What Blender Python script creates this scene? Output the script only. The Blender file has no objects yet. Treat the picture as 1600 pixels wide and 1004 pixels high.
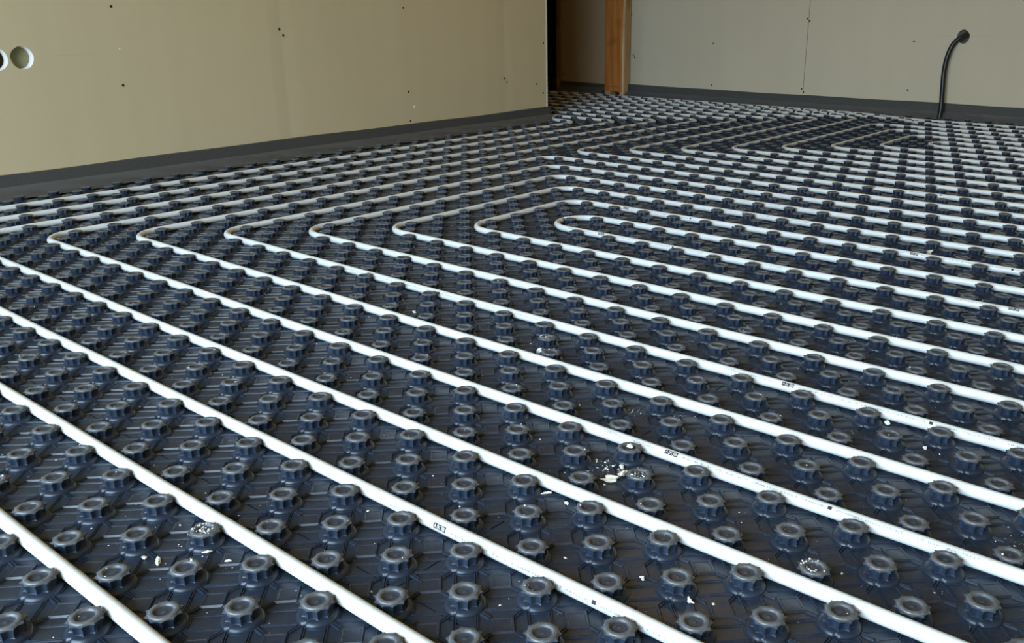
import bpy, bmesh, math, random
import numpy as np
from mathutils import Matrix, Vector

random.seed(7)
rng = np.random.default_rng(11)
U = 0.05                     # half the stud pitch: pipes and studs sit on a 50 mm grid

# ------------------------------------------------------------------ camera
scene = bpy.context.scene
F_PX, YAW, PITCH, ROLL = 1411.02, 0.67505, 1.23691, -0.00019
CAM = Vector((0.6986, -0.5692, 0.5549))
CX, CY = 892.09, 502.0
Mrot = (Matrix.Rotation(YAW, 3, 'Z') @ Matrix.Rotation(PITCH, 3, 'X') @ Matrix.Rotation(ROLL, 3, 'Z'))
cam_data = bpy.data.cameras.new('camera')
cam_data.sensor_width = 36.0
cam_data.lens = F_PX / 1600.0 * 36.0
cam_data.shift_x = -(CX - 800.0) / 1600.0
cam_data.clip_start = 0.02
cam = bpy.data.objects.new('camera', cam_data)
cam.matrix_world = Matrix.Translation(CAM) @ Mrot.to_4x4()
scene.collection.objects.link(cam)
scene.camera = cam
Minv = np.array(Mrot.transposed())


def project(x, y, z=0.0):
    d = Minv @ (np.array([x, y, z]) - np.array(CAM))
    if d[2] > -0.02:
        return None
    return CX + F_PX * d[0] / -d[2], CY - F_PX * d[1] / -d[2], -d[2]


# ------------------------------------------------------------------ world, daylight, exposure
world = bpy.data.worlds.new('world')
scene.world = world
world.use_nodes = True
bg = world.node_tree.nodes['Background']
bg.inputs['Color'].default_value = (0.65, 0.84, 1.0, 1.0)
bg.inputs['Strength'].default_value = 6.0

WIN_Y, WIN_X0, WIN_X1, WIN_Z1 = -2.3, -1.35, 1.35, 2.40      # tall glazed opening behind the camera
portal_d = bpy.data.lights.new('window_daylight', 'AREA')
portal_d.shape = 'RECTANGLE'
portal_d.size = WIN_X1 - WIN_X0
portal_d.size_y = WIN_Z1 - 0.02
portal_d.cycles.is_portal = True
portal = bpy.data.objects.new('window_daylight', portal_d)
portal.location = ((WIN_X0 + WIN_X1) / 2, WIN_Y - 0.12, WIN_Z1 / 2)
portal.rotation_euler = (math.radians(90), 0, 0)          # faces +Y, into the room
scene.collection.objects.link(portal)

scene.view_settings.view_transform = 'Standard'
scene.view_settings.look = 'None'
scene.view_settings.exposure = 1.40
scene.view_settings.gamma = 1.0
scene.view_settings.use_curve_mapping = False
scene.cycles.use_denoising = True

COL = scene.collection


# ------------------------------------------------------------------ helpers
def tag(o, label=None, cat=None, group=None, kind=None):
    if label: o['label'] = label
    if cat: o['category'] = cat
    if group: o['group'] = group
    if kind: o['kind'] = kind
    return o


def link(name, me, mat=None, parent=None, loc=None):
    o = bpy.data.objects.new(name, me)
    COL.objects.link(o)
    if mat is not None and me is not None and not me.materials:
        for m in (mat if isinstance(mat, (list, tuple)) else [mat]):
            me.materials.append(m)
    if parent is not None:
        o.parent = parent
    if loc is not None:
        o.location = loc
    return o


def empty(name, loc=(0, 0, 0)):
    o = bpy.data.objects.new(name, None)
    o.empty_display_size = 0.05
    o.location = loc
    COL.objects.link(o)
    return o


def np_mesh(name, verts, quads, tris=None, smooth_q=None, smooth_t=None, mat_q=None, mat_t=None):
    me = bpy.data.meshes.new(name)
    quads = np.zeros((0, 4), int) if quads is None else np.asarray(quads, int)
    tris = np.zeros((0, 3), int) if tris is None else np.asarray(tris, int)
    nq, nt = len(quads), len(tris)
    me.vertices.add(len(verts))
    me.vertices.foreach_set('co', np.asarray(verts, np.float32).ravel())
    loops = np.concatenate([quads.ravel(), tris.ravel()]).astype(np.int32)
    me.loops.add(len(loops))
    me.loops.foreach_set('vertex_index', loops)
    me.polygons.add(nq + nt)
    start = np.concatenate([np.arange(nq) * 4, nq * 4 + np.arange(nt) * 3]).astype(np.int32)
    me.polygons.foreach_set('loop_start', start)
    if smooth_q is not None or smooth_t is not None:
        s = np.concatenate([np.zeros(nq, bool) if smooth_q is None else smooth_q,
                            np.zeros(nt, bool) if smooth_t is None else smooth_t])
        me.polygons.foreach_set('use_smooth', s)
    if mat_q is not None or mat_t is not None:
        s = np.concatenate([np.zeros(nq, int) if mat_q is None else mat_q,
                            np.zeros(nt, int) if mat_t is None else mat_t]).astype(np.int32)
        me.polygons.foreach_set('material_index', s)
    me.update(calc_edges=True)
    me.validate()
    return me


class Tpl:
    """small shape collected as vertices, quads and triangles; can be stamped many times"""
    def __init__(self):
        self.v, self.q, self.t, self.sq, self.st = [], [], [], [], []

    def grid(self, rings, smooth=True, closed=True):
        b = len(self.v); n = len(rings[0])
        for r in rings: self.v.extend(r)
        for k in range(len(rings) - 1):
            for i in range(n if closed else n - 1):
                j = (i + 1) % n
                self.q.append((b + k * n + i, b + k * n + j, b + (k + 1) * n + j, b + (k + 1) * n + i))
                self.sq.append(smooth)

    def fan(self, ring, c, smooth=True):
        b = len(self.v); n = len(ring)
        self.v.extend(ring); self.v.append(c)
        for i in range(n):
            self.t.append((b + i, b + (i + 1) % n, b + n)); self.st.append(smooth)

    def frustum(self, bot, top, cap=True):
        b = len(self.v); n = len(bot)
        self.v.extend(bot); self.v.extend(top)
        for i in range(n):
            j = (i + 1) % n
            self.q.append((b + i, b + j, b + n + j, b + n + i)); self.sq.append(False)
        if cap:
            self.q.append(tuple(b + n + i for i in range(4))); self.sq.append(False)

    def box(self, x0, x1, y0, y1, z0, z1):
        b = len(self.v)
        self.v += [(x0, y0, z0), (x1, y0, z0), (x1, y1, z0), (x0, y1, z0), (x0, y0, z1), (x1, y0, z1), (x1, y1, z1), (x0, y1, z1)]
        for f in ((0, 3, 2, 1), (4, 5, 6, 7), (0, 1, 5, 4), (1, 2, 6, 5), (2, 3, 7, 6), (3, 0, 4, 7)):
            self.q.append(tuple(b + k for k in f)); self.sq.append(False)

    def arrays(self):
        return (np.array(self.v, np.float64).reshape(-1, 3), np.array(self.q, int).reshape(-1, 4),
                np.array(self.t, int).reshape(-1, 3), np.array(self.sq, bool), np.array(self.st, bool))

    def mesh(self, name):
        v, q, t, sq, st = self.arrays()
        return np_mesh(name, v, q, t, sq, st)


def stamp(parts):
    """parts: list of (Tpl, positions Nx3) -> arrays of one joined mesh"""
    V, Q, T, SQ, ST = [], [], [], [], []
    base = 0
    for tpl, pos in parts:
        pos = np.asarray(pos, float).reshape(-1, 3)
        if len(pos) == 0: continue
        v, q, t, sq, st = tpl.arrays()
        n = len(pos)
        V.append((v[None] + pos[:, None]).reshape(-1, 3))
        off = base + np.arange(n)[:, None, None] * len(v)
        Q.append((q[None] + off).reshape(-1, 4)); SQ.append(np.tile(sq, n))
        if len(t):
            T.append((t[None] + off).reshape(-1, 3)); ST.append(np.tile(st, n))
        base += n * len(v)
    return (np.concatenate(V), np.concatenate(Q), np.concatenate(T) if T else None,
            np.concatenate(SQ), np.concatenate(ST) if ST else None)


def ring(rf, z, N, rot=0.0):
    return [(rf(2 * math.pi * k / N + rot) * math.cos(2 * math.pi * k / N + rot),
             rf(2 * math.pi * k / N + rot) * math.sin(2 * math.pi * k / N + rot), z) for k in range(N)]


def box_mesh(name, x0, x1, y0, y1, z0, z1, bevel=0.0):
    bm = bmesh.new()
    bmesh.ops.create_cube(bm, size=1.0)
    for v in bm.verts:
        v.co = ((x0 + x1) / 2 + v.co.x * (x1 - x0), (y0 + y1) / 2 + v.co.y * (y1 - y0), (z0 + z1) / 2 + v.co.z * (z1 - z0))
    if bevel:
        bmesh.ops.bevel(bm, geom=bm.edges[:], offset=bevel, segments=2, affect='EDGES', profile=0.5)
    me = bpy.data.meshes.new(name)
    bm.to_mesh(me); bm.free()
    return me


# ------------------------------------------------------------------ materials
def principled(name, color, rough=0.5, spec=0.5):
    m = bpy.data.materials.new(name)
    m.use_nodes = True
    b = m.node_tree.nodes['Principled BSDF']
    b.inputs['Base Color'].default_value = (*color, 1)
    b.inputs['Roughness'].default_value = rough
    b.inputs['Specular IOR Level'].default_value = spec
    return m, m.node_tree, b


def noise(nt, scale, detail=3.0, rough=0.55, vec=None):
    n = nt.nodes.new('ShaderNodeTexNoise')
    n.inputs['Scale'].default_value = scale
    n.inputs['Detail'].default_value = detail
    n.inputs['Roughness'].default_value = rough
    if vec is not None: nt.links.new(vec, n.inputs['Vector'])
    return n


def ramp(nt, src, stops):
    r = nt.nodes.new('ShaderNodeValToRGB')
    el = r.color_ramp.elements
    while len(el) < len(stops): el.new(0.5)
    for e, (p, c) in zip(el, stops):
        e.position = p; e.color = (*c, 1) if len(c) == 3 else c
    nt.links.new(src, r.inputs['Fac'])
    return r


def bump(nt, bsdf, src, strength, dist):
    b = nt.nodes.new('ShaderNodeBump')
    b.inputs['Strength'].default_value = strength
    b.inputs['Distance'].default_value = dist
    nt.links.new(src, b.inputs['Height'])
    nt.links.new(b.outputs['Normal'], bsdf.inputs['Normal'])


def pos_node(nt):
    return nt.nodes.new('ShaderNodeNewGeometry').outputs['Position']


def mix_rgb(nt, fac, a, b):
    m = nt.nodes.new('ShaderNodeMix'); m.data_type = 'RGBA'
    for s, k in ((fac, 0), (a, 6), (b, 7)):
        if isinstance(s, (int, float)): m.inputs[k].default_value = s
        elif isinstance(s, tuple): m.inputs[k].default_value = (*s, 1)
        else: nt.links.new(s, m.inputs[k])
    return m.outputs[2]


def mat_plastic(dusty):
    m, nt, b = principled('stud_plastic' if dusty else 'sheet_plastic', (0.02, 0.025, 0.04), 0.36, 0.5)
    P = pos_node(nt)
    n1 = noise(nt, 9.0, 4, 0.6, P); n2 = noise(nt, 260.0, 4, 0.65, P)
    base = ramp(nt, n1.outputs['Fac'], [(0.3, (0.0105, 0.0195, 0.0390)), (0.7, (0.0170, 0.0285, 0.0510))]).outputs['Color']
    dust = ramp(nt, n2.outputs['Fac'], [(0.42, (0.0, 0.0, 0.0)), (0.75, (1, 1, 1))]).outputs['Color']
    if dusty:      # the scuffed, dusty rim and dish on top of each stud
        sep = nt.nodes.new('ShaderNodeSeparateXYZ'); nt.links.new(P, sep.inputs[0])
        mr = nt.nodes.new('ShaderNodeMapRange')
        mr.inputs['From Min'].default_value = 0.0154; mr.inputs['From Max'].default_value = 0.0170
        mr.inputs['To Min'].default_value = 0.0; mr.inputs['To Max'].default_value = 0.80
        nt.links.new(sep.outputs['Z'], mr.inputs['Value'])
        mul = nt.nodes.new('ShaderNodeMath'); mul.operation = 'MULTIPLY_ADD'
        sepd = nt.nodes.new('ShaderNodeSeparateColor'); nt.links.new(dust, sepd.inputs[0])
        nt.links.new(sepd.outputs[0], mul.inputs[0]); mul.inputs[1].default_value = 0.55; mul.inputs[2].default_value = 0.5
        fac = nt.nodes.new('ShaderNodeMath'); fac.operation = 'MULTIPLY'
        nt.links.new(mul.outputs[0], fac.inputs[0]); nt.links.new(mr.outputs[0], fac.inputs[1])
        col = mix_rgb(nt, fac.outputs[0], base, (0.175, 0.182, 0.185))
    else:
        sepd = nt.nodes.new('ShaderNodeSeparateColor'); nt.links.new(dust, sepd.inputs[0])
        fac = nt.nodes.new('ShaderNodeMath'); fac.operation = 'MULTIPLY'
        nt.links.new(sepd.outputs[0], fac.inputs[0]); fac.inputs[1].default_value = 0.22
        col = mix_rgb(nt, fac.outputs[0], base, (0.11, 0.115, 0.12))
    nt.links.new(col, b.inputs['Base Color'])
    rr = ramp(nt, n1.outputs['Fac'], [(0.25, (0.30, 0.30, 0.30)), (0.75, (0.44, 0.44, 0.44))])
    nt.links.new(rr.outputs['Color'], b.inputs['Roughness'])
    bump(nt, b, n2.outputs['Fac'], 0.12, 0.0006)
    return m


M_STUD = mat_plastic(True)
M_SHEET = mat_plastic(False)


def mat_pipe():
    m, nt, b = principled('pipe_white', (0.80, 0.81, 0.81), 0.32, 0.5)
    P = pos_node(nt)
    n = noise(nt, 60.0, 5, 0.7, P)
    c = ramp(nt, n.outputs['Fac'], [(0.26, (0.58, 0.59, 0.58)), (0.40, (0.65, 0.68, 0.69)), (0.8, (0.68, 0.71, 0.72))])
    nt.links.new(c.outputs['Color'], b.inputs['Base Color'])
    return m


M_PIPE = mat_pipe()
M_INK, _, _ = principled('print_grey', (0.24, 0.25, 0.28), 0.6, 0.2)
M_BLACK, _, _ = principled('print_black', (0.035, 0.035, 0.04), 0.6, 0.2)
M_WHITEINK, _, _ = principled('print_white', (0.62, 0.65, 0.66), 0.5, 0.3)


def mat_drywall(name, c0, c1):
    m, nt, b = principled(name, c0, 0.85, 0.2)
    P = pos_node(nt)
    n = noise(nt, 1.6, 4, 0.6, P); f = noise(nt, 900.0, 2, 0.6, P)
    mp = nt.nodes.new('ShaderNodeMapping'); mp.inputs['Scale'].default_value = (6, 6, 0.5)
    nt.links.new(P, mp.inputs['Vector'])
    s = noise(nt, 2.0, 3, 0.5, mp.outputs['Vector'])
    ad = nt.nodes.new('ShaderNodeMath'); ad.operation = 'MULTIPLY_ADD'; ad.inputs[1].default_value = 0.5
    nt.links.new(s.outputs['Fac'], ad.inputs[0]); hl = nt.nodes.new('ShaderNodeMath'); hl.operation = 'MULTIPLY'; hl.inputs[1].default_value = 0.5
    nt.links.new(n.outputs['Fac'], hl.inputs[0]); nt.links.new(hl.outputs[0], ad.inputs[2])
    c = ramp(nt, ad.outputs[0], [(0.3, c0), (0.7, c1)])
    nt.links.new(c.outputs['Color'], b.inputs['Base Color'])
    bump(nt, b, f.outputs['Fac'], 0.06, 0.0004)
    return m


M_WALL = mat_drywall('drywall_paper', (0.485, 0.405, 0.255), (0.520, 0.437, 0.280))
M_WALL2 = mat_drywall('drywall_other', (0.495, 0.435, 0.325), (0.53, 0.465, 0.35))
M_WALL_SHADE = mat_drywall('drywall_shaded', (0.40, 0.31, 0.20), (0.45, 0.35, 0.23))  # drywall tone darkened and warmed, passage shade put into the colour
M_GYP, _nt, _b = principled('gypsum_core', (0.80, 0.78, 0.76), 0.9, 0.1)
bump(_nt, _b, noise(_nt, 400, 4, 0.7, pos_node(_nt)).outputs['Fac'], 0.5, 0.002)
M_BACKING, _, _ = principled('hole_backing', (0.25, 0.235, 0.135), 0.9, 0.1)
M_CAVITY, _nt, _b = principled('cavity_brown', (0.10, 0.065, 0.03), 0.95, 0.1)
M_SCREW, _, _ = principled('screw_black', (0.012, 0.010, 0.008), 0.6, 0.3)
M_PENCIL, _, _ = principled('pencil', (0.42, 0.37, 0.25), 0.9, 0.1)
M_CONCRETE, _nt, _b = principled('screed', (0.30, 0.29, 0.27), 0.9, 0.2)
_c = ramp(_nt, noise(_nt, 6, 5, 0.6, pos_node(_nt)).outputs['Fac'], [(0.3, (0.24, 0.235, 0.22)), (0.7, (0.33, 0.32, 0.30))])
_nt.links.new(_c.outputs['Color'], _b.inputs['Base Color'])


def mat_foam():
    m, nt, b = principled('edge_foam', (0.05, 0.05, 0.045), 0.8, 0.3)
    P = pos_node(nt)
    n = noise(nt, 320, 4, 0.7, P)
    c = ramp(nt, n.outputs['Fac'], [(0.35, (0.047, 0.046, 0.043)), (0.7, (0.083, 0.081, 0.076))])
    nt.links.new(c.outputs['Color'], b.inputs['Base Color'])
    bump(nt, b, n.outputs['Fac'], 0.4, 0.002)
    return m


M_FOAM = mat_foam()
M_FOIL, _nt, _b = principled('edge_foil', (0.105, 0.108, 0.110), 0.30, 0.5)
bump(_nt, _b, noise(_nt, 14, 4, 0.6, pos_node(_nt)).outputs['Fac'], 0.35, 0.01)


def mat_wood(name, c0, c1, c2, axis=2):
    m, nt, b = principled(name, c1, 0.6, 0.3)
    P = pos_node(nt)
    mp = nt.nodes.new('ShaderNodeMapping')
    sc = [38.0, 38.0, 38.0]; sc[axis] = 2.2
    mp.inputs['Scale'].default_value = sc
    nt.links.new(P, mp.inputs['Vector'])
    n = noise(nt, 1.0, 5, 0.6, mp.outputs['Vector'])
    c = ramp(nt, n.outputs['Fac'], [(0.30, c0), (0.5, c1), (0.72, c2)])
    sc2 = [9.0, 9.0, 9.0]; sc2[axis] = 5.0
    mp2 = nt.nodes.new('ShaderNodeMapping'); mp2.inputs['Scale'].default_value = sc2
    nt.links.new(P, mp2.inputs['Vector'])
    k = noise(nt, 1.0, 3, 0.5, mp2.outputs['Vector'])
    kr = ramp(nt, k.outputs['Fac'], [(0.56, (0, 0, 0)), (0.72, (0.75, 0.75, 0.75))])
    col = mix_rgb(nt, kr.outputs['Color'], c.outputs['Color'], tuple(0.35 * q for q in c0))
    nt.links.new(col, b.inputs['Base Color'])
    bump(nt, b, n.outputs['Fac'], 0.2, 0.002)
    return m


M_POST = mat_wood('larch_post', (0.38, 0.13, 0.028), (0.56, 0.21, 0.050), (0.70, 0.31, 0.085))
M_SPRUCE = mat_wood('spruce_light', (0.52, 0.36, 0.20), (0.62, 0.45, 0.27), (0.70, 0.53, 0.34))
M_JAMB = mat_wood('jamb_board', (0.30, 0.165, 0.065), (0.35, 0.20, 0.08), (0.40, 0.24, 0.10))
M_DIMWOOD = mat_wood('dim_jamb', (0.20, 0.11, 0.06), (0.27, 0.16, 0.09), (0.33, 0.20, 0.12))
M_CEIL = mat_wood('spruce_ceiling', (0.58, 0.34, 0.085), (0.68, 0.43, 0.12), (0.74, 0.50, 0.16), axis=0)
M_CONDUIT, _, _ = principled('conduit_black', (0.010, 0.010, 0.009), 0.38, 0.4)
M_CRUMB, _nt, _b = principled('plaster', (0.80, 0.79, 0.75), 0.9, 0.2)
M_CRUMBY, _, _ = principled('plaster_cream', (0.74, 0.70, 0.58), 0.9, 0.2)
M_FRAME, _, _ = principled('window_frame_grey', (0.30, 0.31, 0.32), 0.5, 0.4)
M_GROUND, _, _ = principled('outside_ground', (0.36, 0.34, 0.30), 0.95, 0.1)

# ------------------------------------------------------------------ room shell
XL, YB = -2.42, 4.44              # faces of the left and back walls
XR, YF, H = 2.15, WIN_Y, 2.55
BT = 0.034                        # board thickness
Y_END = 3.136                     # free end of the left wall


def left_map(s, z, n): return (XL + n, s, z)
def back_map(s, z, n): return (s, YB - n, z)


def board(name, mp, s0, s1, z0, z1, holes, parent, mat, taper=(True, True), t=BT):
    """one plasterboard with tapered long edges and round cut-outs; the cut edge shows the white core"""
    g = 0.0015 if not (taper[0] or taper[1]) else 0.00005
    s0, s1 = s0 + g, s1 - g
    a = s0 + 0.055 if taper[0] else s0
    b = s1 - 0.055 if taper[1] else s1
    bm = bmesh.new()
    edges = []
    def loop(pts):
        vs = [bm.verts.new(p) for p in pts]
        es = [bm.edges.new((vs[i], vs[(i + 1) % len(vs)])) for i in range(len(vs))]
        edges.extend(es); return vs
    loop([mp(a, z0, 0), mp(b, z0, 0), mp(b, z1, 0), mp(a, z1, 0)])
    rims = []
    for (hs, hz, r) in holes:
        pts = []
        for k in range(48):
            th = 2 * math.pi * k / 48
            rr = r * (1 + 0.012 * math.sin(5 * th + hs * 40) + 0.008 * math.sin(11 * th))
            pts.append((hs + rr * math.cos(th), hz + rr * math.sin(th)))
        rims.append((loop([mp(p[0], p[1], 0) for p in pts]), pts))
    bmesh.ops.triangle_fill(bm, use_beauty=True, use_dissolve=False, edges=edges)
    d = -0.0016
    def quad(pts, mi=0):
        f = bm.faces.new([bm.verts.new(p) for p in pts]); f.material_index = mi
    if taper[0]: quad([mp(s0, z0, d), mp(a, z0, 0), mp(a, z1, 0), mp(s0, z1, d)])
    if taper[1]: quad([mp(b, z0, 0), mp(s1, z0, d), mp(s1, z1, d), mp(b, z1, 0)])
    e0, e1 = (d if taper[0] else 0), (d if taper[1] else 0)
    quad([mp(s0, z0, e0), mp(s0, z1, e0), mp(s0, z1, -t), mp(s0, z0, -t)], 1)
    quad([mp(s1, z0, e1), mp(s1, z0, -t), mp(s1, z1, -t), mp(s1, z1, e1)], 1)
    quad([mp(s0, z0, -t), mp(s1, z0, -t), mp(s1, z0, 0), mp(s0, z0, 0)], 1)
    quad([mp(s0, z1, -t), mp(s0, z1, 0), mp(s1, z1, 0), mp(s1, z1, -t)], 1)
    for vs, pts in rims:
        n = len(vs)
        back = [bm.verts.new(mp(p[0] + 0.0006 * math.sin(9 * i), p[1], -t)) for i, p in enumerate(pts)]
        for i in range(n):
            f = bm.faces.new((vs[i], vs[(i + 1) % n], back[(i + 1) % n], back[i]))
            f.material_index = 1; f.smooth = True
    bmesh.ops.recalc_face_normals(bm, faces=bm.faces[:])
    me = bpy.data.meshes.new(name)
    bm.to_mesh(me); bm.free()
    return link(name, me, [mat, M_GYP], parent)


def disc_mesh(name, mp, s, z, r, n0=0.0004, seg=14):
    t = Tpl()
    ring = [mp(s + r * math.cos(2 * math.pi * k / seg), z + r * math.sin(2 * math.pi * k / seg), n0) for k in range(seg)]
    ring2 = [mp(s + 0.72 * r * math.cos(2 * math.pi * k / seg), z + 0.72 * r * math.sin(2 * math.pi * k / seg), n0 + 0.0002) for k in range(seg)]
    t.grid([ring, ring2], False)
    t.fan(ring2, mp(s, z, n0 - 0.0003), False)
    return t.mesh(name)


# floor slab under everything
floor = link('floor', box_mesh('floor', -5.0, XR, YF - 0.1, 6.0, -0.12, -0.032), M_CONCRETE)
tag(floor, 'dark studded heating floor of navy plastic panels under white pipes', kind='structure')

# left wall: a core with plasterboards screwed onto it
core = box_mesh('wall_left', XL - 0.16, XL - 0.065, YF, Y_END, -0.04, H)
wall_left = tag(link('wall_left', core, M_CAVITY), 'beige plasterboard wall on the left with two round socket holes', kind='structure')
H1, H2 = (0.630, 0.411, 0.0335), (0.556, 0.409, 0.0335)
board('drywall_board', left_map, -2.3, -0.94, -0.04, H, [], wall_left, M_WALL)
board('drywall_board', left_map, -0.94, 0.31, -0.04, H, [], wall_left, M_WALL)
board('drywall_board', left_map, 0.31, 1.56, -0.04, H, [H1, H2], wall_left, M_WALL)
board('drywall_board', left_map, 1.56, 2.81, -0.04, H, [], wall_left, M_WALL)
board('drywall_board', left_map, 2.81, Y_END - 0.010, -0.04, H, [], wall_left, M_WALL, (True, False))
# bare gypsum at the free end, chamfered
t = Tpl()
prof = [(Y_END - 0.0165, 0.0004), (Y_END - 0.0040, 0.0004), (Y_END, -0.002), (Y_END, -BT)]
zs = np.linspace(-0.04, H, 90)
rows = []
for (yy, nn) in prof:
    rows.append([left_map(yy + (0.0016 * math.sin(z * 61) * math.sin(z * 23) if yy < Y_END - 0.012 else 0), z, nn) for z in zs])
t.grid(rows, True, closed=False)
link('gypsum_edge', t.mesh('gypsum_edge'), M_GYP, wall_left)
link('end_board', box_mesh('end_board', XL - 0.185, XL - 0.0255, Y_END - 0.012, Y_END, -0.04, H), M_JAMB, wall_left)
link('rear_board', box_mesh('rear_board', XL - 0.185, XL - 0.16, YF, Y_END - 0.0125, -0.04, H), M_JAMB, wall_left)
# what shows behind the right hole: a board set back in the wall
link('hole_backing', box_mesh('hole_backing', XL - BT - 0.008, XL - BT - 0.0003, 0.5945, 0.70, 0.36, 0.46), M_BACKING, wall_left)
for (s, z) in ((0.928, 0.560), (0.927, 0.311), (1.553, 0.479), (1.568, 0.457), (2.178, 0.555), (2.180, 0.206),
               (2.804, 0.229), (2.822, 0.210), (3.102, 0.386), (3.043, 0.187), (3.098, 0.139), (2.182, 0.080)):
    link('screw', disc_mesh('screw', left_map, s, z, 0.0048), M_SCREW, wall_left)
link('gypsum_nick', disc_mesh('gypsum_nick', left_map, 2.209, 0.140, 0.006, seg=7), M_GYP, wall_left)
link('gypsum_nick', disc_mesh('gypsum_nick', left_map, 0.934, 0.428, 0.003, seg=6), M_GYP, wall_left)
link('pencil_line', box_mesh('pencil_line', XL, XL + 0.0002, 0.668, 0.87, 0.4130, 0.4142), M_PENCIL, wall_left)

# back wall
core = Tpl()
core.box(-3.43, XR, YB + 0.06, YB + 0.16, -0.04, H)
wall_back = tag(link('wall_back', core.mesh('wall_back'), M_CAVITY), 'beige plasterboard wall at the back with a black conduit hole', kind='structure')
HC = (-0.756, 0.416, 0.035)
board('drywall_board', back_map, -3.395, -3.017, -0.04, H, [], wall_back, M_WALL_SHADE, (False, False))
board('drywall_board', back_map, -2.815, -1.60, -0.04, H, [], wall_back, M_WALL2, (False, False))
board('drywall_board', back_map, -1.60, -0.35, -0.04, H, [HC], wall_back, M_WALL2, (False, False))
board('drywall_board', back_map, -0.35, 0.90, -0.04, H, [], wall_back, M_WALL2, (False, False))
board('drywall_board', back_map, 0.90, XR, -0.04, H, [], wall_back, M_WALL2, (False, False))
for (s, z) in ((-2.859 + 0.047, 0.517), (-2.822 + 0.03, 0.266), (-2.802 + 0.02, 0.254), (-2.205, 0.351), (-2.204, 0.107),
               (-1.609, 0.499), (-1.593, 0.486), (-1.609, 0.115), (-1.596, 0.098), (-0.999, 0.389), (-1.002, 0.140),
               (-3.378, 0.453), (-3.384, 0.121)):
    link('screw', disc_mesh('screw', back_map, s, z, 0.0050), M_SCREW, wall_back)
for xj in (-1.60, -0.35, 0.90):        # open joints between the boards
    link('board_joint', box_mesh('board_joint', xj - 0.0013, xj + 0.0013, YB + 0.0008, YB + 0.030, -0.04, H), M_CAVITY, wall_back)
for (a, b_) in ((-0.90, -0.80), (-0.71, -0.53)):
    link('pencil_line', box_mesh('pencil_line', a, b_, YB - 0.0002, YB, 0.4195, 0.4205), M_PENCIL, wall_back)
# jamb boards beside the post and at the doorway
t1 = link('trim_1', box_mesh('trim_1', -2.857, -2.816, YB - 0.003, YB + 0.055, -0.04, H, 0.001), M_JAMB)
tag(t1, 'narrow brown jamb board beside the reddish timber post', kind='structure')
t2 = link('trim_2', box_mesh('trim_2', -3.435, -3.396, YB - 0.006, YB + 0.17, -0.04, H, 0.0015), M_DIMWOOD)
tag(t2, 'brown jamb board at the edge of the dark doorway', kind='structure')

# rest of the room (behind and beside the camera) and the dark room beyond the doorway
def shell(name, label, tpl, mat):
    o = link(name, tpl.mesh(name), mat); tag(o, label, kind='structure'); return o

t = Tpl(); t.box(XR, XR + 0.12, YF - 0.15, YB + 0.16, -0.04, H)
shell('wall_right', 'spruce timber wall on the right', t, M_CEIL)
t = Tpl()
t.box(XL - 0.19, WIN_X0, YF - 0.15, YF, -0.04, H)
t.box(WIN_X1, XR + 0.12, YF - 0.15, YF, -0.04, H)
t.box(WIN_X0, WIN_X1, YF - 0.15, YF, WIN_Z1, H)
shell('wall_front', 'wall with the tall glazed opening that lets in daylight', t, M_CEIL)
t = Tpl(); t.box(-5.12, XR + 0.12, YF - 0.15, 6.12, H, H + 0.08)
shell('ceiling', 'pale spruce board ceiling', t, M_CEIL)
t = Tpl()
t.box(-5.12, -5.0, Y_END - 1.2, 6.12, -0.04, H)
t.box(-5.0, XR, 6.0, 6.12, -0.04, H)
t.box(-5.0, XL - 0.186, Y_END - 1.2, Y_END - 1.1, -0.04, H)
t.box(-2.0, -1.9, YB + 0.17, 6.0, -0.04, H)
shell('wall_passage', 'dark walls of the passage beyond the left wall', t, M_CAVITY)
# unseen warm fill light added to tint the far walls, with an invented socket
ceil = bpy.data.objects['ceiling']
FILL_POS = (-0.9, 2.2, 2.22)
t = Tpl()
cr = lambda r: (lambda th: r)
t.grid([[(x + FILL_POS[0], y + FILL_POS[1], z) for (x, y, z) in ring(cr(r), zz, 16)] for r, zz in
        ((0.004, H), (0.004, 2.34), (0.018, 2.335), (0.019, 2.29), (0.016, 2.285), (0.004, 2.28))], True)
link('fill_light_socket', t.mesh('fill_light_socket'), M_SCREW, ceil)
bl = bpy.data.lights.new('warm_fill_light', 'POINT')
bl.energy = 4.0
bl.color = (1.0, 0.70, 0.34)
bl.shadow_soft_size = 0.05
blo = bpy.data.objects.new('warm_fill_light', bl)
blo.location = FILL_POS
COL.objects.link(blo)
w = empty('window_1', ((WIN_X0 + WIN_X1) / 2, YF, 0))
tag(w, 'tall window opening behind the camera', kind='structure')
cx = w.location.x
for k, x in enumerate((WIN_X0 + 0.03, (WIN_X0 + WIN_X1) / 2, WIN_X1 - 0.03)):
    link('window_frame', box_mesh('window_frame', x - 0.03 - cx, x + 0.03 - cx, -0.11, -0.04, -0.02, WIN_Z1), M_FRAME, w)
t = Tpl(); t.box(-30, 30, -40, YF - 0.16, -0.25, -0.2)
shell('ground', 'pale earth outside the window', t, M_GROUND)


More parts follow.
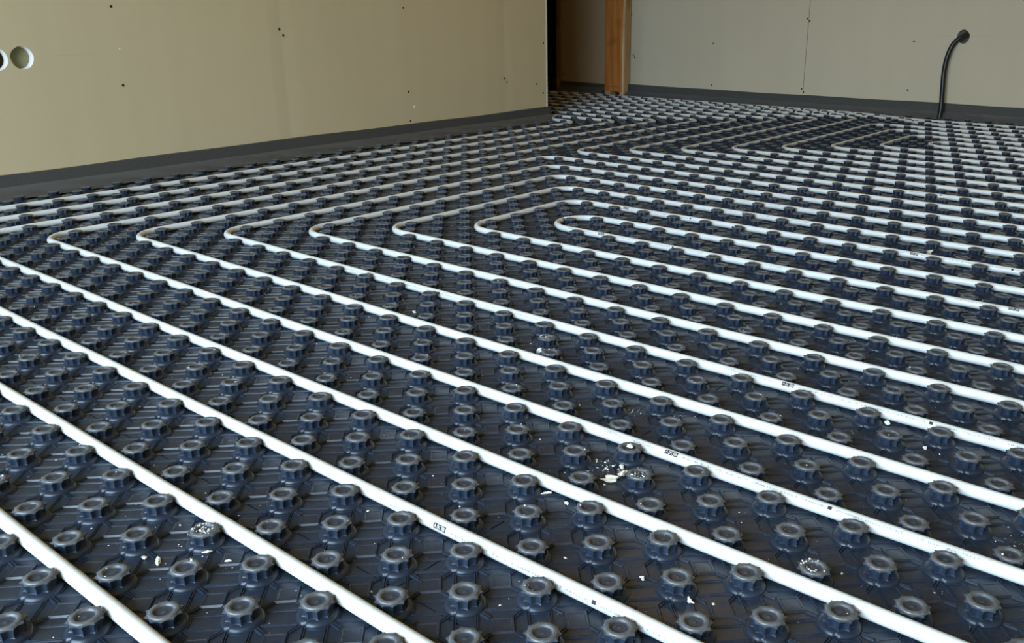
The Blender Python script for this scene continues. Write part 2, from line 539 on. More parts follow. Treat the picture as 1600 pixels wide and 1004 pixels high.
# ------------------------------------------------------------------ edge insulation strips and foil skirts
def strip(name, label, path, zt, parent_foil, seed, foil_w=0.085, foil_z=0.026):
    """path: list of (x,y) along the wall foot; inward normal to the left of travel"""
    r = np.random.default_rng(seed)
    pts, nrm = [], []
    for (a, b_) in zip(path[:-1], path[1:]):
        a, b_ = np.array(a), np.array(b_)
        L = np.linalg.norm(b_ - a); n = max(2, int(L / 0.03)); d = (b_ - a) / L
        for k in range(n + 1):
            pts.append(a + d * L * k / n); nrm.append(np.array([-d[1], d[0]]))
    pts, nrm = np.array(pts), np.array(nrm)
    n = len(pts); T = 0.010
    s = np.arange(n) * 0.03
    wz = 0.0016 * np.sin(s * 3.1 + seed) + 0.0010 * np.sin(s * 9.7 + 2 * seed)
    tp = Tpl()
    prof = [(0.0, zt), (T * 0.7, zt), (T, zt - 0.003), (T, -0.03)]
    rows = []
    for (o_, z) in prof:
        rows.append([(p[0] + q[0] * o_, p[1] + q[1] * o_, z + (wz[i] if z > 0 else 0)) for i, (p, q) in enumerate(zip(pts, nrm))])
    tp.grid(rows, False, closed=False)
    o = tag(link(name, tp.mesh(name), M_FOAM), label, kind='structure')
    # foil skirt: welded to the strip, lying loosely over the panel edge
    m = 9
    rows = []
    ph = r.uniform(0, 6.28, 6)
    for k in range(m + 1):
        u = k / m
        off = T + 0.0006 + foil_w * (u ** 1.25)
        z = foil_z * (1 - u) ** 1.6 + 0.0035
        row = []
        for i, (p, q) in enumerate(zip(pts, nrm)):
            wr = 0.004 * math.sin(s[i] * 7 + ph[0] + u * 2) + 0.003 * math.sin(s[i] * 17 + ph[1] - u * 3)
            e = off + (wr * u * 2.0 if k == m else wr * u)
            zz = z + (0.0022 * math.sin(s[i] * 21 + ph[2] + 6 * u) + 0.0015 * math.sin(s[i] * 43 + ph[3])) * min(1, u * 2) * (0.3 + 0.7 * (1 - u))
            row.append((p[0] + q[0] * e, p[1] + q[1] * e, max(zz, 0.0033)))
        rows.append(row)
    tf = Tpl(); tf.grid(rows, True, closed=False)
    me = tf.mesh('foil_skirt')
    link('foil_skirt', me, M_FOIL, o)
    return o


strip('baseboard_left', 'dark grey foam edge strip along the foot of the left wall', [(XL, Y_END), (XL, YF)], 0.068, None, 3)
strip('baseboard_passage', 'dark foam edge strip around the free end of the left wall', [(XL - 0.185, Y_END), (XL + 0.010, Y_END)], 0.060, None, 8, 0.02)
strip('baseboard_back', 'dark blue-grey foam edge strip along the foot of the back wall', [(XR, YB), (-2.825, YB)], 0.082, None, 5, 0.12, 0.036)
strip('baseboard_doorway', 'dark foam edge strip left of the timber post with crumpled foil', [(-3.015, YB), (-3.395, YB)], 0.076, None, 6, 0.10, 0.048)

# ------------------------------------------------------------------ studded panels
def in_floor(x, y):
    main = (-46.6 <= x <= 42.0) and (-22 <= y <= 87.2)
    pas = (-88 <= x <= -46.6) and (63.9 <= y <= 87.2)
    return main or pas


def scallop(th, n, d):
    return 1.0 - d * abs(math.sin(n * th / 2.0)) ** 0.8


NF = 10     # flutes round each stud


def stud_high():
    t = Tpl(); N = NF * 6
    notch = math.radians(-78)
    def c(r):
        def f(th):
            d = (th - notch + math.pi) % (2 * math.pi) - math.pi
            return r - (0.0030 if abs(d) < math.radians(4.2) else 0.0)
        return f
    t.grid([ring(c(0.0225), 0.0, N), ring(c(0.0222), 0.0012, N)], False)
    t.grid([ring(c(0.0210), 0.0012, N), ring(c(0.0208), 0.0022, N), ring(c(0.0198), 0.0040, N), ring(c(0.0180), 0.0054, N), ring(c(0.0150), 0.0060, N), ring(c(0.0120), 0.0061, N)], True)
    t.grid([ring(c(0.0222), 0.0012, N), ring(c(0.0210), 0.0012, N)], False)
    col0 = lambda th: 0.0152 * scallop(th, NF, 0.17)
    col1 = lambda th: 0.0156 * scallop(th, NF, 0.17)
    out = lambda th: 0.0179 * scallop(th, NF, 0.15)
    t.grid([ring(lambda th: col0(th) + 0.0012, 0.0058, N), ring(col0, 0.0068, N), ring(col1, 0.0150, N)], False)
    t.grid([ring(col1, 0.0150, N), ring(out, 0.0160, N)], False)
    t.grid([ring(out, 0.0160, N), ring(out, 0.0176, N)], False)
    t.grid([ring(out, 0.0176, N), ring(lambda th: 0.0142, 0.0184, N)], False)
    cr = lambda r: (lambda th: r)
    t.grid([ring(cr(0.0142), 0.0184, N), ring(cr(0.0138), 0.0194, N), ring(cr(0.0130), 0.0199, N), ring(cr(0.0105), 0.0200, N), ring(cr(0.0094), 0.0196, N), ring(cr(0.0088), 0.0180, N), ring(cr(0.0078), 0.0172, N), ring(cr(0.0022), 0.0171, N), ring(cr(0.0015), 0.0175, N)], True)
    t.fan(ring(cr(0.0015), 0.0175, N), (0, 0, 0.0177))
    return t


def stud_mid():
    t = Tpl(); N = NF * 2
    cr = lambda r: (lambda th: r)
    t.grid([ring(cr(0.0222), 0.0, N), ring(cr(0.0205), 0.0030, N), ring(cr(0.0140), 0.0060, N)], True)
    col = lambda th: 0.0154 * scallop(th, NF, 0.17)
    out = lambda th: 0.0179 * scallop(th, NF, 0.15)
    t.grid([ring(col, 0.0058, N), ring(col, 0.0152, N), ring(out, 0.0162, N), ring(out, 0.0178, N), ring(cr(0.0138), 0.0190, N)], False)
    t.grid([ring(cr(0.0138), 0.0190, N), ring(cr(0.0125), 0.0200, N), ring(cr(0.0098), 0.0198, N), ring(cr(0.0082), 0.0173, N)], True)
    t.fan(ring(cr(0.0082), 0.0173, N), (0, 0, 0.0172))
    return t


def stud_low():
    t = Tpl(); N = 10
    cr = lambda r: (lambda th: r)
    t.grid([ring(cr(0.0220), 0.0, N), ring(cr(0.0200), 0.0036, N), ring(cr(0.0134), 0.0060, N)], True)
    t.grid([ring(cr(0.0144), 0.0058, N), ring(cr(0.0148), 0.0152, N), ring(cr(0.0170), 0.0164, N), ring(cr(0.0170), 0.0180, N), ring(cr(0.0130), 0.0198, N)], False)
    t.fan(ring(cr(0.0130), 0.0198, N), (0, 0, 0.0180), False)
    return t


S_HI, S_MID, S_LOW = stud_high(), stud_mid(), stud_low()
SZ = 0.92      # studs stand a touch above the pipes
for _t in (S_HI, S_MID, S_LOW):
    _t.v = [(x, y, z * SZ) for (x, y, z) in _t.v]


def rot_pts(pts, a):
    c, s = math.cos(a), math.sin(a)
    return [(x * c - y * s, x * s + y * c, z) for (x, y, z) in pts]


def rib(t, cx, cy, ang, L, W, h, bev=0.0007):
    b = [(-L / 2, -W / 2, 0), (L / 2, -W / 2, 0), (L / 2, W / 2, 0), (-L / 2, W / 2, 0)]
    u = [(-L / 2 + bev, -W / 2 + bev, h), (L / 2 - bev, -W / 2 + bev, h), (L / 2 - bev, W / 2 - bev, h), (-L / 2 + bev, W / 2 - bev, h)]
    f = lambda P: [(x + cx, y + cy, z) for (x, y, z) in rot_pts(P, ang)]
    t.frustum(f(b), f(u))


def rib2(t, cx, cy, ang, L, W, h):
    w = 0.44 * W
    for s in (-1, 1):
        o_ = s * (W - w) / 2
        rib(t, cx - o_ * math.sin(ang), cy + o_ * math.cos(ang), ang, L, w, h, 0.0004)


def relief_pad(full):
    """raised diamond pad between four studs with the short ribs that tie it to them"""
    t = Tpl()
    sq = lambda r, z: [(r, 0, z), (0, r, z), (-r, 0, z), (0, -r, z)]
    t.frustum(sq(0.0170, 0), sq(0.0152, 0.0021), cap=False)
    t.frustum(sq(0.0152, 0.0021), sq(0.0125, 0.0021), cap=False)
    t.frustum(sq(0.0125, 0.0021), sq(0.0112, 0.0014))
    if full:
        for a in (0, 90, 180, 270):
            r = math.radians(a)
            rib2(t, 0.0222 * math.cos(r), 0.0222 * math.sin(r), r, 0.0130, 0.0046, 0.0019)
    return t


def relief_stud():
    """long low ribs between diagonal neighbours, and the short step in front of each collar"""
    t = Tpl()
    for a in (45, 135):
        r = math.radians(a)
        for s in (-1, 1):
            cx, cy = 0.0354 * math.cos(r) - s * 0.0108 * math.sin(r), 0.0354 * math.sin(r) + s * 0.0108 * math.cos(r)
            rib2(t, cx, cy, r, 0.036, 0.0036, 0.0013)
    return t


PAD_F, PAD_L, REL_S = relief_pad(True), relief_pad(False), relief_stud()

# panel rectangles in grid units; joints fall where the photograph shows them
PW, PH = 28, 16
rects = []
row = 0
y0 = -1.5 - 2 * PH
while y0 < 88:
    off = (1.5 if row % 2 == 0 else 15.5) - PW * 4
    x0 = off
    while x0 < 42:
        rects.append((x0, x0 + PW, y0, y0 + PH))
        x0 += PW
    y0 += PH; row += 1
regions = ((-48.2, 42.5, -22.5, 88.5), (-88.0, -48.2, 63.1, 88.5))

sites = {}
panels = []
for (a, b_, c, d) in rects:
    for (ra, rb, rc, rd) in regions:
        x0, x1, y0_, y1 = max(a, ra), min(b_, rb), max(c, rc), min(d, rd)
        if x1 - x0 < 0.4 or y1 - y0_ < 0.4: continue
        g = 0.018
        st, pd = [], []
        for i in range(math.ceil(x0), math.floor(x1) + 1):
            for j in range(math.ceil(y0_), math.floor(y1) + 1):
                if not in_floor(i, j): continue
                (st if (i + j) % 2 == 0 else pd).append((i, j))
        bt = Tpl(); bt.box((x0 + g) * U, (x1 - g) * U, (y0_ + g) * U, (y1 - g) * U, -0.030, 0.0)
        dist = lambda p: math.hypot(p[0] * U - CAM.x, p[1] * U - CAM.y)
        P3 = lambda L: [(p[0] * U, p[1] * U, 0.0) for p in L]
        v = stamp([(bt, [(0, 0, 0)]), (PAD_F, P3([p for p in pd if dist(p) < 2.7])), (PAD_L, P3([p for p in pd if dist(p) >= 2.7])),
                   (REL_S, P3([p for p in st if dist(p) < 2.7]))])
        o = link('studded_panel', np_mesh('studded_panel', *v), M_SHEET, floor)
        panels.append(o)
        for p in st: sites[p] = o

# the 300 studs that show largest are objects of their own, the rest one mesh
vis = []
for p in sites:
    q = project(p[0] * U, p[1] * U, 0.012)
    if q and -25 < q[0] < 1625 and -10 < q[1] < 1030: vis.append((q[2], p))
vis.sort()
near = [p for _, p in vis[:300]]
nearset = set(near)
stud_me = S_HI.mesh('stud'); stud_me.materials.append(M_STUD)
for p in near:
    o = bpy.data.objects.new('stud', stud_me)
    COL.objects.link(o)
    o.parent = sites[p]
    o.location = (p[0] * U, p[1] * U, 0.0)
rest = [p for p in sites if p not in nearset]
d2 = {p: math.hypot(p[0] * U - CAM.x, p[1] * U - CAM.y) for p in rest}
visset = {p for _, p in vis}
mid = [p for p in rest if d2[p] < 3.0 and p in visset]
low = [p for p in rest if not (d2[p] < 3.0 and p in visset)]
P3 = lambda L: [(p[0] * U, p[1] * U, 0.0) for p in L]
o = link('stud_field', np_mesh('stud_field', *stamp([(S_MID, P3(mid)), (S_LOW, P3(low))])), M_STUD, floor)
tag(o, kind='stuff')

# ------------------------------------------------------------------ heating pipes
PR, PZ = 0.008, 0.0102        # 16 mm pipe
R_BEND = 1.5                  # in grid units


def fillet(pts, radii):
    out = [np.array(pts[0], float)]
    for k in range(1, len(pts) - 1):
        p, a, b_ = np.array(pts[k], float), np.array(pts[k - 1], float), np.array(pts[k + 1], float)
        r = radii[k - 1]
        d0 = (a - p) / np.linalg.norm(a - p); d1 = (b_ - p) / np.linalg.norm(b_ - p)
        ang = math.acos(max(-1, min(1, d0 @ d1)))
        if ang > math.radians(178): out.append(p); continue
        L = r / math.tan(ang / 2)
        bis = (d0 + d1) / np.linalg.norm(d0 + d1)
        c = p + bis * (r / math.sin(ang / 2))
        s = p + d0 * L; e = p + d1 * L
        a0 = math.atan2(*(s - c)[::-1]); a1 = math.atan2(*(e - c)[::-1])
        da = (a1 - a0 + math.pi) % (2 * math.pi) - math.pi
        n = max(4, int(abs(da) / 0.16))
        for i in range(n + 1):
            th = a0 + da * i / n
            out.append(c + r * np.array([math.cos(th), math.sin(th)]))
    out.append(np.array(pts[-1], float))
    return out


def resample(pts, step):
    res = [pts[0]]
    for a, b_ in zip(pts[:-1], pts[1:]):
        L = np.linalg.norm(b_ - a)
        n = max(1, int(round(L / step)))
        for i in range(1, n + 1): res.append(a + (b_ - a) * i / n)
    return res


PIPES = {}


def pipe(key, pts, label, radii=None, seg=16):
    radii = radii or [R_BEND] * (len(pts) - 2)
    path = resample(fillet(pts, radii), 2.0)
    P = np.array(path) * U
    T = np.gradient(P, axis=0); T /= np.linalg.norm(T, axis=1)[:, None]
    s = np.concatenate([[0], np.cumsum(np.linalg.norm(np.diff(P, axis=0), axis=1))])
    ph = rng.uniform(0, 6.28, 4)
    wob = 0.0006 * np.sin(s * 5.3 + ph[0]) + 0.0004 * np.sin(s * 13 + ph[1])
    wz = 0.0003 * np.sin(s * 7 + ph[2])
    N = np.stack([-T[:, 1], T[:, 0]], 1)
    C = P + N * wob[:, None]
    rings = []
    for c, n, z in zip(C, N, wz):
        rings.append([(c[0] + n[0] * PR * math.cos(a), c[1] + n[1] * PR * math.cos(a), PZ + z + PR * math.sin(a))
                      for a in (2 * math.pi * k / seg for k in range(seg))])
    t = Tpl(); t.grid(rings, True)
    t.fan(rings[0][::-1], (C[0][0], C[0][1], PZ), False)
    t.fan(rings[-1], (C[-1][0], C[-1][1], PZ), False)
    v, q, tr, sq, st = t.arrays()
    o = link('heating_pipe', np_mesh('heating_pipe', v, q[:, ::-1], tr[:, ::-1], sq, st), M_PIPE)
    tag(o, label, 'pipe', 'white heating pipes')
    PIPES[key] = (o, C, wz)
    return o


XE = 42.0          # runs go on to the right beyond the picture
ordn = ['leftmost', 'second from left', 'third from left', 'fourth from left', 'fifth from left', 'sixth from left', 'seventh from left']
# front spiral: seven bends in a row, the last a hairpin
for k in range(1, 7):
    x, y = -34.5 + 3 * (k - 1), 6.5 + 3 * (k - 1)
    if k == 1:
        pts = [(XE, y), (x, y), (x, 70.5), (-87.0, 70.5)]
    else:
        pts = [(XE, y), (x, y), (x, 27.5 + 3 * (7 - k)), (XE, 27.5 + 3 * (7 - k))]
    pipe('C%d' % k, pts, 'white heating pipe with the %s of the seven front bends' % ordn[k - 1])
pipe('H1', [(XE, 24.5), (-16.5, 24.5), (-16.5, 27.5), (XE, 27.5)], 'white heating pipe turning in the tight front hairpin at picture centre', [1.499, 1.499])
for k, (x, y, yl, lab) in enumerate(((-37.5, 3.5, 67.5, 'white heating pipe leaving the left edge just below the leftmost front bend'),
                                     (-40.5, 0.5, 64.5, 'white heating pipe second below the leftmost front bend at the left edge'),
                                     (-43.5, -2.5, 61.5, 'white heating pipe hugging the left wall strip and third below the leftmost bend'))):
    pts = [(XE, y), (x, y), (x, yl), (-87.0, yl)] if k < 2 else [(XE, y), (x, y), (x, yl), (-46.5, yl), (-48.5, yl + 2), (-87.0, yl + 2)]
    pipe('L%d' % k, pts, lab, None if k < 2 else [1.5, 1.5, 1.0, 1.0])
pipe('L3', [(XE, -5.5), (-46.0, -5.5)], 'white heating pipe cutting across the bottom left corner')
# rear spiral: eight bends in a row, the last a hairpin
ordr = ['leftmost', 'second from left', 'third from left', 'fourth from left', 'fifth from left', 'sixth from left', 'seventh from left']
for k in range(1, 8):
    x, y = -31.5 + 3 * (k - 1), 45.5 + 3 * (k - 1)
    if k <= 4:
        yl = 73.5 + 3 * (k - 1)
        pts = [(XE, y), (x, y), (x, yl), (-87.0, yl)]
    else:
        yr = 69.5 + 3 * (8 - k)
        pts = [(XE, y), (x, y), (x, yr), (XE, yr)]
    pipe('D%d' % k, pts, 'white heating pipe with the %s of the eight far bends' % ordr[k - 1], seg=12)
pipe('H2', [(XE, 66.5), (-10.5, 66.5), (-10.5, 69.5), (XE, 69.5)], 'white heating pipe turning in the small far hairpin near the conduit', [1.499, 1.499], seg=12)
pipe('E1', [(XE, 81.5), (-14.5, 81.5), (-21.0, 84.9), (-58.0, 84.9), (-66.0, 85.0), (-87.0, 84.9)],
     'white heating pipe second from the back wall strip', [10, 10, 10, 10], seg=12)
pipe('E2', [(XE, 84.5), (-17.5, 84.5), (-24.0, 86.9), (-56.0, 86.9), (-61.0, 87.3), (-68.0, 86.6), (-87.0, 86.9)],
     'white heating pipe nearest to the back wall strip', [10, 10, 8, 8, 8], seg=12)


# ------------------------------------------------------------------ print on the pipes
def text_mesh(body, size, spacing=1.0):
    cu = bpy.data.curves.new('txt', 'FONT')
    cu.body = body; cu.size = size; cu.space_character = spacing
    cu.resolution_u = 2
    ob = bpy.data.objects.new('txt', cu)
    COL.objects.link(ob)
    dg = bpy.context.evaluated_depsgraph_get()
    dg.update()
    me = bpy.data.meshes.new_from_object(ob.evaluated_get(dg))
    bpy.data.objects.remove(ob); bpy.data.curves.remove(cu)
    return me


_glyph = {}


def flat_text(body, width, size):
    """glyphs scaled so that the line is `width` long; returns a bmesh in the xy plane"""
    key = (body, size)
    if key not in _glyph:
        _glyph[key] = text_mesh(body, size, 1.12)
    bm = bmesh.new(); bm.from_mesh(_glyph[key])
    xs = [v.co.x for v in bm.verts]
    w = max(xs) - min(xs); x0 = min(xs)
    for v in bm.verts: v.co.x = (v.co.x - x0) * width / w
    return bm


def wrap(key, bm, mat, xu, leg_y, phi0, lift=0.0003, name='print', vertical=None):
    """roll a flat bmesh onto a straight run of a pipe: x along the pipe, y round it"""
    o, C, wz = PIPES[key]
    for yy in np.arange(-0.004, 0.009, 0.0009):
        bmesh.ops.bisect_plane(bm, geom=bm.verts[:] + bm.edges[:] + bm.faces[:], plane_co=(0, yy, 0), plane_no=(0, 1, 0))
    r = PR + lift
    if vertical is None:
        mask = np.abs(C[:, 1] - leg_y * U) < 0.01
        xs_, ys_, zs_ = C[mask, 0], C[mask, 1], wz[mask]
        od = np.argsort(xs_); xs_, ys_, zs_ = xs_[od], ys_[od], zs_[od]
        for v in bm.verts:
            x = xu * U + v.co.x
            a = phi0 + v.co.y / PR
            yc = np.interp(x, xs_, ys_); zc = np.interp(x, xs_, zs_)
            v.co = (x, yc - r * math.cos(a), PZ + zc + r * math.sin(a))
    else:
        xc0 = vertical * U
        mask = np.abs(C[:, 0] - xc0) < 0.01
        xs_, ys_, zs_ = C[mask, 0], C[mask, 1], wz[mask]
        od = np.argsort(ys_); xs_, ys_, zs_ = xs_[od], ys_[od], zs_[od]
        for v in bm.verts:
            y = xu * U + v.co.x
            a = phi0 + v.co.y / PR
            xc = np.interp(y, ys_, xs_); zc = np.interp(y, ys_, zs_)
            v.co = (xc + r * math.cos(a), y, PZ + zc + r * math.sin(a))
    me = bpy.data.meshes.new(name)
    bm.to_mesh(me); bm.free()
    return link(name, me, mat, o)


def square(x0, y0, w, h):
    bm = bmesh.new()
    n = 6
    vs = [[bm.verts.new((x0 + w * i, y0 + h * j / n, 0)) for j in range(n + 1)] for i in (0, 1)]
    for j in range(n): bm.faces.new((vs[0][j], vs[1][j], vs[1][j + 1], vs[0][j + 1]))
    return bm


LINE = [(-1.45, 1.20, 'pipe Multilayer', 0.0030), (0.55, 2.30, 'PE-RT II \u00d8 16 x 2 mm', 0.0032), (2.62, 1.72, 'EN ISO 21003 AENOR', 0.0034),
        (4.62, 0.60, '001/000831', 0.0034), (5.30, 0.34, 'Class', 0.0034), (5.72, 0.42, '1/2/4/5', 0.0034), (6.24, 0.10, '-', 0.0034),
        (6.46, 0.46, '10 bar', 0.0034), (7.06, 0.24, 'Art.', 0.0034), (7.40, 0.34, '10117', 0.0034), (8.60, 1.55, '18 02 20 10 10 3 264', 0.0034)]
LINE = [(2.0 * 0 + a, w, s, h) for (a, w, s, h) in LINE]


def marking(key, y, x_logo, metre, phi_deg, full=True, vertical=None):
    """one repeat of the manufacturer's line: metre mark, boxed logo, specification"""
    ph = math.radians(phi_deg)
    kw = dict(vertical=vertical)
    for n, ch in enumerate('AKB'):
        wrap(key, square(n * 0.0066, -0.0012, 0.0058, 0.0062), M_BLACK, x_logo, y, ph, 0.00012, 'logo_box', **kw)
        bm = flat_text(ch, 0.0038, 0.0058)
        for v in bm.verts: v.co.x += n * 0.0066 + 0.0010
        wrap(key, bm, M_WHITEINK, x_logo, y, ph, 0.00045, 'logo_letter', **kw)
    if metre:
        wrap(key, flat_text(metre, 0.45 * U, 0.0048), M_INK, x_logo - 1.93, y, ph, **kw)
    if full:
        for (a, w_, s_, h_) in LINE:
            if full == 'short' and a > 3.0: continue
            wrap(key, flat_text(s_, w_ * U, h_), M_INK, x_logo + a, y, ph, **kw)
        wrap(key, square(4.42 * U, -0.0004, 0.0050, 0.0042), M_BLACK, x_logo, y, ph, 0.00012, 'mark_box', **kw)


marking('C1', 6.5, 2.82, '1287m', 42)
marking('C3', 12.5, 3.15, '1256m', 36)
marking('L1', 0.5, 0.66, None, 8)
marking('C3', 12.5, -16.3, None, 20)
marking('H1', 24.5, -12.9, '1306m', 26)
marking('H1', 24.5, 6.6, '1307m', 40)
marking('C6', 30.5, 0.8, '1315m', 26)
marking('C6', 30.5, -15.6, None, 20, 'short')
marking('C5', 33.5, -9.6, None, 22, 'short')
marking('C4', 36.5, -10.4, None, 22, 'short')
marking('D1', 45.5, -7.0, None, 30, 'short')
marking('L1', 0, 26.0, None, 24, False, vertical=-40.5)

# ------------------------------------------------------------------ timber post
post = empty('timber_post', (-2.936, YB + 0.012, 0))
tag(post, 'reddish brown timber post standing on small shims at the back wall', 'post')
pm = box_mesh('post_body', -0.076, 0.066, -0.028, 0.045, 0.030, H - 0.002, 0.002)
link('post_body', pm, M_POST, post)
bm = bmesh.new()          # pale waney edge of the post
zs = np.linspace(0.004, H - 0.002, 120)
prev = None
for z in zs:
    wv = 0.0075 + 0.006 * math.exp(-((z - 0.30) / 0.11) ** 2) + 0.0012 * math.sin(z * 30)
    a = bm.verts.new((0.0775 - wv, -0.0290, z)); b_ = bm.verts.new((0.0775, -0.026, z))
    c = bm.verts.new((0.0775, 0.045, z)); d = bm.verts.new((0.0775 - wv, 0.045, z))
    cur = (a, b_, c, d)
    if prev:
        for i in range(4): bm.faces.new((prev[i], prev[(i + 1) % 4], cur[(i + 1) % 4], cur[i]))
    else: bm.faces.new((d, c, b_, a))
    prev = cur
bm.faces.new(prev)
me = bpy.data.meshes.new('pale_edge'); bm.to_mesh(me); bm.free()
link('pale_edge', me, M_SPRUCE, post)
for (a, b_) in ((-0.056, -0.044), (-0.040, -0.032), (0.044, 0.062)):
    link('shim', box_mesh('shim', a, b_, -0.022, 0.040, 0.0, 0.0302, 0.0008), M_SPRUCE, post)
link('cut_line', box_mesh('cut_line', -0.072, 0.060, -0.0286, -0.0278, 0.062, 0.0635), M_SCREW, post)
# stapled label near the foot
link('brace_plate', box_mesh('brace_plate', 0.004, 0.052, -0.0292, -0.0278, 0.036, 0.058), M_POST, post)

# ------------------------------------------------------------------ black conduit coming out of the back wall
def tube(name, pts, r, mat, parent=None, seg=20, sub=12, corr=0.0):
    P = [Vector(p) for p in pts]
    cr = []
    for k in range(len(P) - 1):
        p0 = P[max(k - 1, 0)]; p1 = P[k]; p2 = P[k + 1]; p3 = P[min(k + 2, len(P) - 1)]
        for i in range(sub):
            u = i / sub
            cr.append(0.5 * ((2 * p1) + (-p0 + p2) * u + (2 * p0 - 5 * p1 + 4 * p2 - p3) * u * u + (-p0 + 3 * p1 - 3 * p2 + p3) * u ** 3))
    cr.append(P[-1])
    rings = []
    ref = Vector((0, 1, 0)); prevn = None
    for k, c in enumerate(cr):
        tg = (cr[min(k + 1, len(cr) - 1)] - cr[max(k - 1, 0)]).normalized()
        n = (prevn - tg * prevn.dot(tg)).normalized() if prevn else (ref - tg * ref.dot(tg)).normalized()
        prevn = n
        b_ = tg.cross(n)
        rings.append([tuple(c + n * r * math.cos(a) + b_ * r * math.sin(a)) for a in (2 * math.pi * q / seg for q in range(seg))])
    t = Tpl(); t.grid(rings, True)
    t.fan(rings[-1], tuple(cr[-1]), False); t.fan(rings[0][::-1], tuple(cr[0]), False)
    return link(name, t.mesh(name), mat, parent)


cond = tube('cable_conduit', [(-0.725, YB + 0.050, 0.440), (-0.745, YB - 0.004, 0.425), (-0.785, YB - 0.030, 0.385), (-0.806, YB - 0.040, 0.32),
                              (-0.812, YB - 0.044, 0.24), (-0.806, YB - 0.050, 0.15), (-0.800, YB - 0.056, 0.07), (-0.800, YB - 0.062, 0.008)],
            0.0122, M_CONDUIT)
tag(cond, 'black cable conduit bending out of the back wall hole down to floor', 'conduit')
# grey insulation wool visible in the hole around it
t = Tpl()
N = 22
rows = []
for k in range(5):
    rr = 0.034 * (1 - k / 5)
    rows.append([(HC[0] + rr * math.cos(2 * math.pi * q / N), YB + BT + 0.004 + 0.004 * math.sin(q * 2.3 + k * 1.7), HC[1] + rr * math.sin(2 * math.pi * q / N)) for q in range(N)])
t.grid(rows, True); t.fan(rows[-1], (HC[0], YB + BT + 0.005, HC[1]))
M_WOOL, _nt, _b = principled('insulation_wool', (0.10, 0.09, 0.07), 0.95, 0.1)
link('hole_insulation', t.mesh('hole_insulation'), M_WOOL, wall_back)

# pale bundle of plastic film in the dark doorway
def lump(name, c, s, seed, mat, parent=None, sub=3, amp=0.35, jit=0.0):
    bm = bmesh.new()
    bmesh.ops.create_icosphere(bm, subdivisions=sub, radius=1.0)
    r = np.random.default_rng(seed)
    ks = r.normal(size=(7, 3)) * 2.2; ps = r.uniform(0, 6.28, 7)
    for v in bm.verts:
        d = 1 + amp * sum(math.sin(float(k @ np.array(v.co)) + p) for k, p in zip(ks, ps)) / 3.0
        d *= 1 + jit * r.uniform(-1, 1)
        v.co = Vector((v.co.x * s[0] * d, v.co.y * s[1] * d, v.co.z * s[2] * d))
    zmin = min(v.co.z for v in bm.verts)
    for v in bm.verts: v.co.z -= zmin
    me = bpy.data.meshes.new(name); bm.to_mesh(me); bm.free()
    return link(name, me, mat, parent, c)


M_FILM, _, _ = principled('film', (0.45, 0.48, 0.52), 0.3, 0.5)
o = lump('plastic_film', (-3.78, 5.05, -0.0315), (0.17, 0.16, 0.055), 5, M_FILM, sub=4, amp=0.3)
tag(o, 'crumpled pale plastic film lying in the dark doorway', 'film')

# ------------------------------------------------------------------ plaster crumbs
CR = [  # grid x, grid y, z, size (m), label
    (2.32, 4.72, 0.0, (0.0105, 0.0038, 0.0035), 25, 'long cream plaster chunk left of the crumb covered stud', M_CRUMBY),
    (2.42, 5.12, 0.0, (0.0055, 0.0042, 0.0045), 60, 'square cream plaster chunk touching the crumb covered stud', M_CRUMBY),
    (2.16, 5.42, 0.0, (0.0036, 0.0030, 0.0030), 10, 'small plaster chunk behind the square cream chunk', M_CRUMBY),
    (2.02, 5.98, 0.0157, (0.0050, 0.0042, 0.0028), 30, 'bright plaster piece lying in the dish of a stud', M_CRUMB),
    (-4.78, 10.30, 0.0, (0.0045, 0.0040, 0.0050), 15, 'white plaster crumb between two dusty studs at centre', M_CRUMB),
    (-3.02, -4.08, 0.0, (0.0085, 0.0022, 0.0018), -28, 'thin white plaster sliver at the lower left', M_CRUMB),
    (-3.47, -4.17, 0.0, (0.0030, 0.0022, 0.0022), 20, 'white crumb left of the thin plaster sliver', M_CRUMB),
    (-2.62, -3.18, 0.0, (0.0055, 0.0012, 0.0012), 70, 'thin white splinter beside the speckled patch lower left', M_CRUMB),
    (-1.96, -3.10, 0.0, (0.0040, 0.0014, 0.0014), 50, 'short white flake between pipe and stud lower left', M_CRUMB),
    (6.42, 1.80, 0.0, (0.0034, 0.0028, 0.0026), 0, 'round white crumb between two studs at the bottom right', M_CRUMB),
    (5.25, 1.84, 0.0, (0.0024, 0.0020, 0.0020), 0, 'white crumb on bare sheet left of the round crumb', M_CRUMB),
    (1.50, 3.28, 0.0, (0.0075, 0.0020, 0.0016), 35, 'row of white crumbs stuck together below a pipe', M_CRUMB),
    (2.17, 3.21, 0.0, (0.0028, 0.0022, 0.0022), 0, 'white crumb beside a diamond pad below a pipe', M_CRUMB),
    (6.50, 12.20, 0.0, (0.0046, 0.0026, 0.0030), -20, 'white crumb right of a stud below the printed pipe', M_CRUMB),
    (7.83, 11.35, 0.0, (0.0034, 0.0024, 0.0020), -20, 'white crumb on dark sheet at the right', M_CRUMB),
    (1.22, 31.60, 0.0, (0.0080, 0.0046, 0.0060), 0, 'cream plaster chunk on the far side of the printed hairpin pipe', M_CRUMBY),
    (-11.3, 10.57, 0.0, (0.0040, 0.0030, 0.0026), 0, 'white crumb between studs left of centre', M_CRUMB),
]
for n, (gx, gy, z, s, a, lab, mt) in enumerate(CR):
    o = lump('plaster_crumb', (gx * U, gy * U, z + 0.0001), tuple(0.9 * q for q in s), 40 + n, mt, sub=2, amp=0.62, jit=0.28)
    o.rotation_euler.z = math.radians(a)
    tag(o, lab, 'plaster crumb', 'plaster crumbs on the floor')

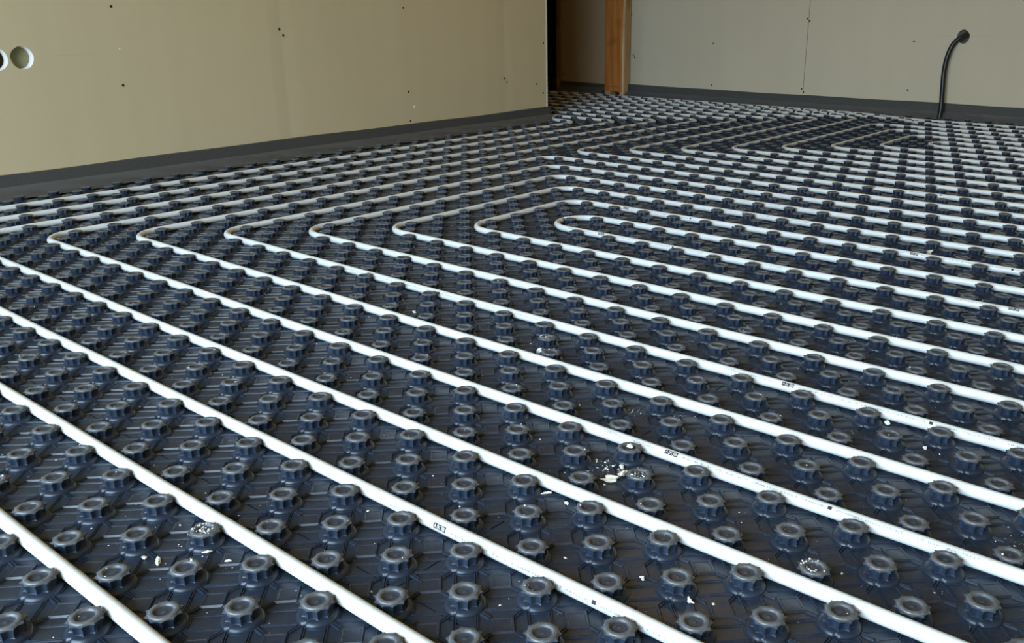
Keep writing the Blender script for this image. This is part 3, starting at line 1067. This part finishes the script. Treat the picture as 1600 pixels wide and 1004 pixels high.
# fine dust and specks nobody could count
V, T3 = [], []
oct_v = np.array([(1, 0, 0), (0, 1, 0), (-1, 0, 0), (0, -1, 0), (0, 0, 1), (0, 0, -0.4)], float)
oct_f = [(0, 1, 4), (1, 2, 4), (2, 3, 4), (3, 0, 4), (1, 0, 5), (2, 1, 5), (3, 2, 5), (0, 3, 5)]
def speck(x, y, z, s):
    b = len(V)
    m = oct_v * s * rng.uniform(0.5, 1.5, (6, 1))
    for v in m: V.append((x + v[0], y + v[1], z + v[2] * 0.7 + 0.0003))
    for f in oct_f: T3.append(tuple(b + k for k in f))
def surf(gx, gy):
    i, j = round(gx), round(gy)
    d = math.hypot(gx - i, gy - j) * U
    if (i + j) % 2 == 0:
        if d < 0.0078: return 0.0157
        if d < 0.0135: return 0.0184
        if d < 0.0240: return None
        return 0.0
    return 0.0021 if abs(gx - i) + abs(gy - j) < 0.27 else 0.0
def on_pipe(gy):
    r = (gy - 0.5) % 3.0
    return min(r, 3 - r) * U < 0.010
n = 0
while n < 1150:
    gx = rng.uniform(-30, 18); gy = rng.uniform(-7, 32)
    q = project(gx * U, gy * U, 0.0)
    if q is None or not (0 < q[0] < 1600 and 300 < q[1] < 1004): continue
    if rng.uniform() > min(1.0, 1.2 / q[2]) : continue
    if on_pipe(gy): continue
    z = surf(gx, gy)
    if z is None: continue
    speck(gx * U, gy * U, z, float(min(0.0022, rng.exponential(0.00045) + 0.00035))); n += 1
for (cx_, cy_, sx, sy, m, big) in ((1.9, 5.3, 0.55, 0.5, 120, 0.0011), (-4.9, 10.6, 0.6, 0.6, 90, 0.0011), (-3.05, -3.1, 0.35, 0.3, 80, 0.0009),
                                   (-2.4, -3.75, 0.25, 0.2, 70, 0.0007), (-5.2, 11.0, 0.3, 0.2, 50, 0.0012), (7.8, 4.0, 0.25, 0.3, 60, 0.0009),
                                   (0.2, 8.3, 0.8, 0.5, 50, 0.0009), (11.2, 8.3, 0.6, 0.5, 60, 0.0009), (-3.2, -3.0, 0.2, 0.15, 60, 0.0009), (2.95, 4.95, 0.22, 0.22, 60, 0.0009)):
    for _ in range(m):
        gx, gy = rng.normal(cx_, sx * 0.6), rng.normal(cy_, sy * 0.6)
        if on_pipe(gy): continue
        z = surf(gx, gy)
        if z is None: continue
        speck(gx * U, gy * U, z, float(min(0.003, rng.exponential(big * 0.5) + 0.0003)))
o = link('plaster_dust', np_mesh('plaster_dust', np.array(V), None, np.array(T3)), M_CRUMB)
tag(o, 'fine white plaster specks scattered over the studded panels', 'dust', kind='stuff')
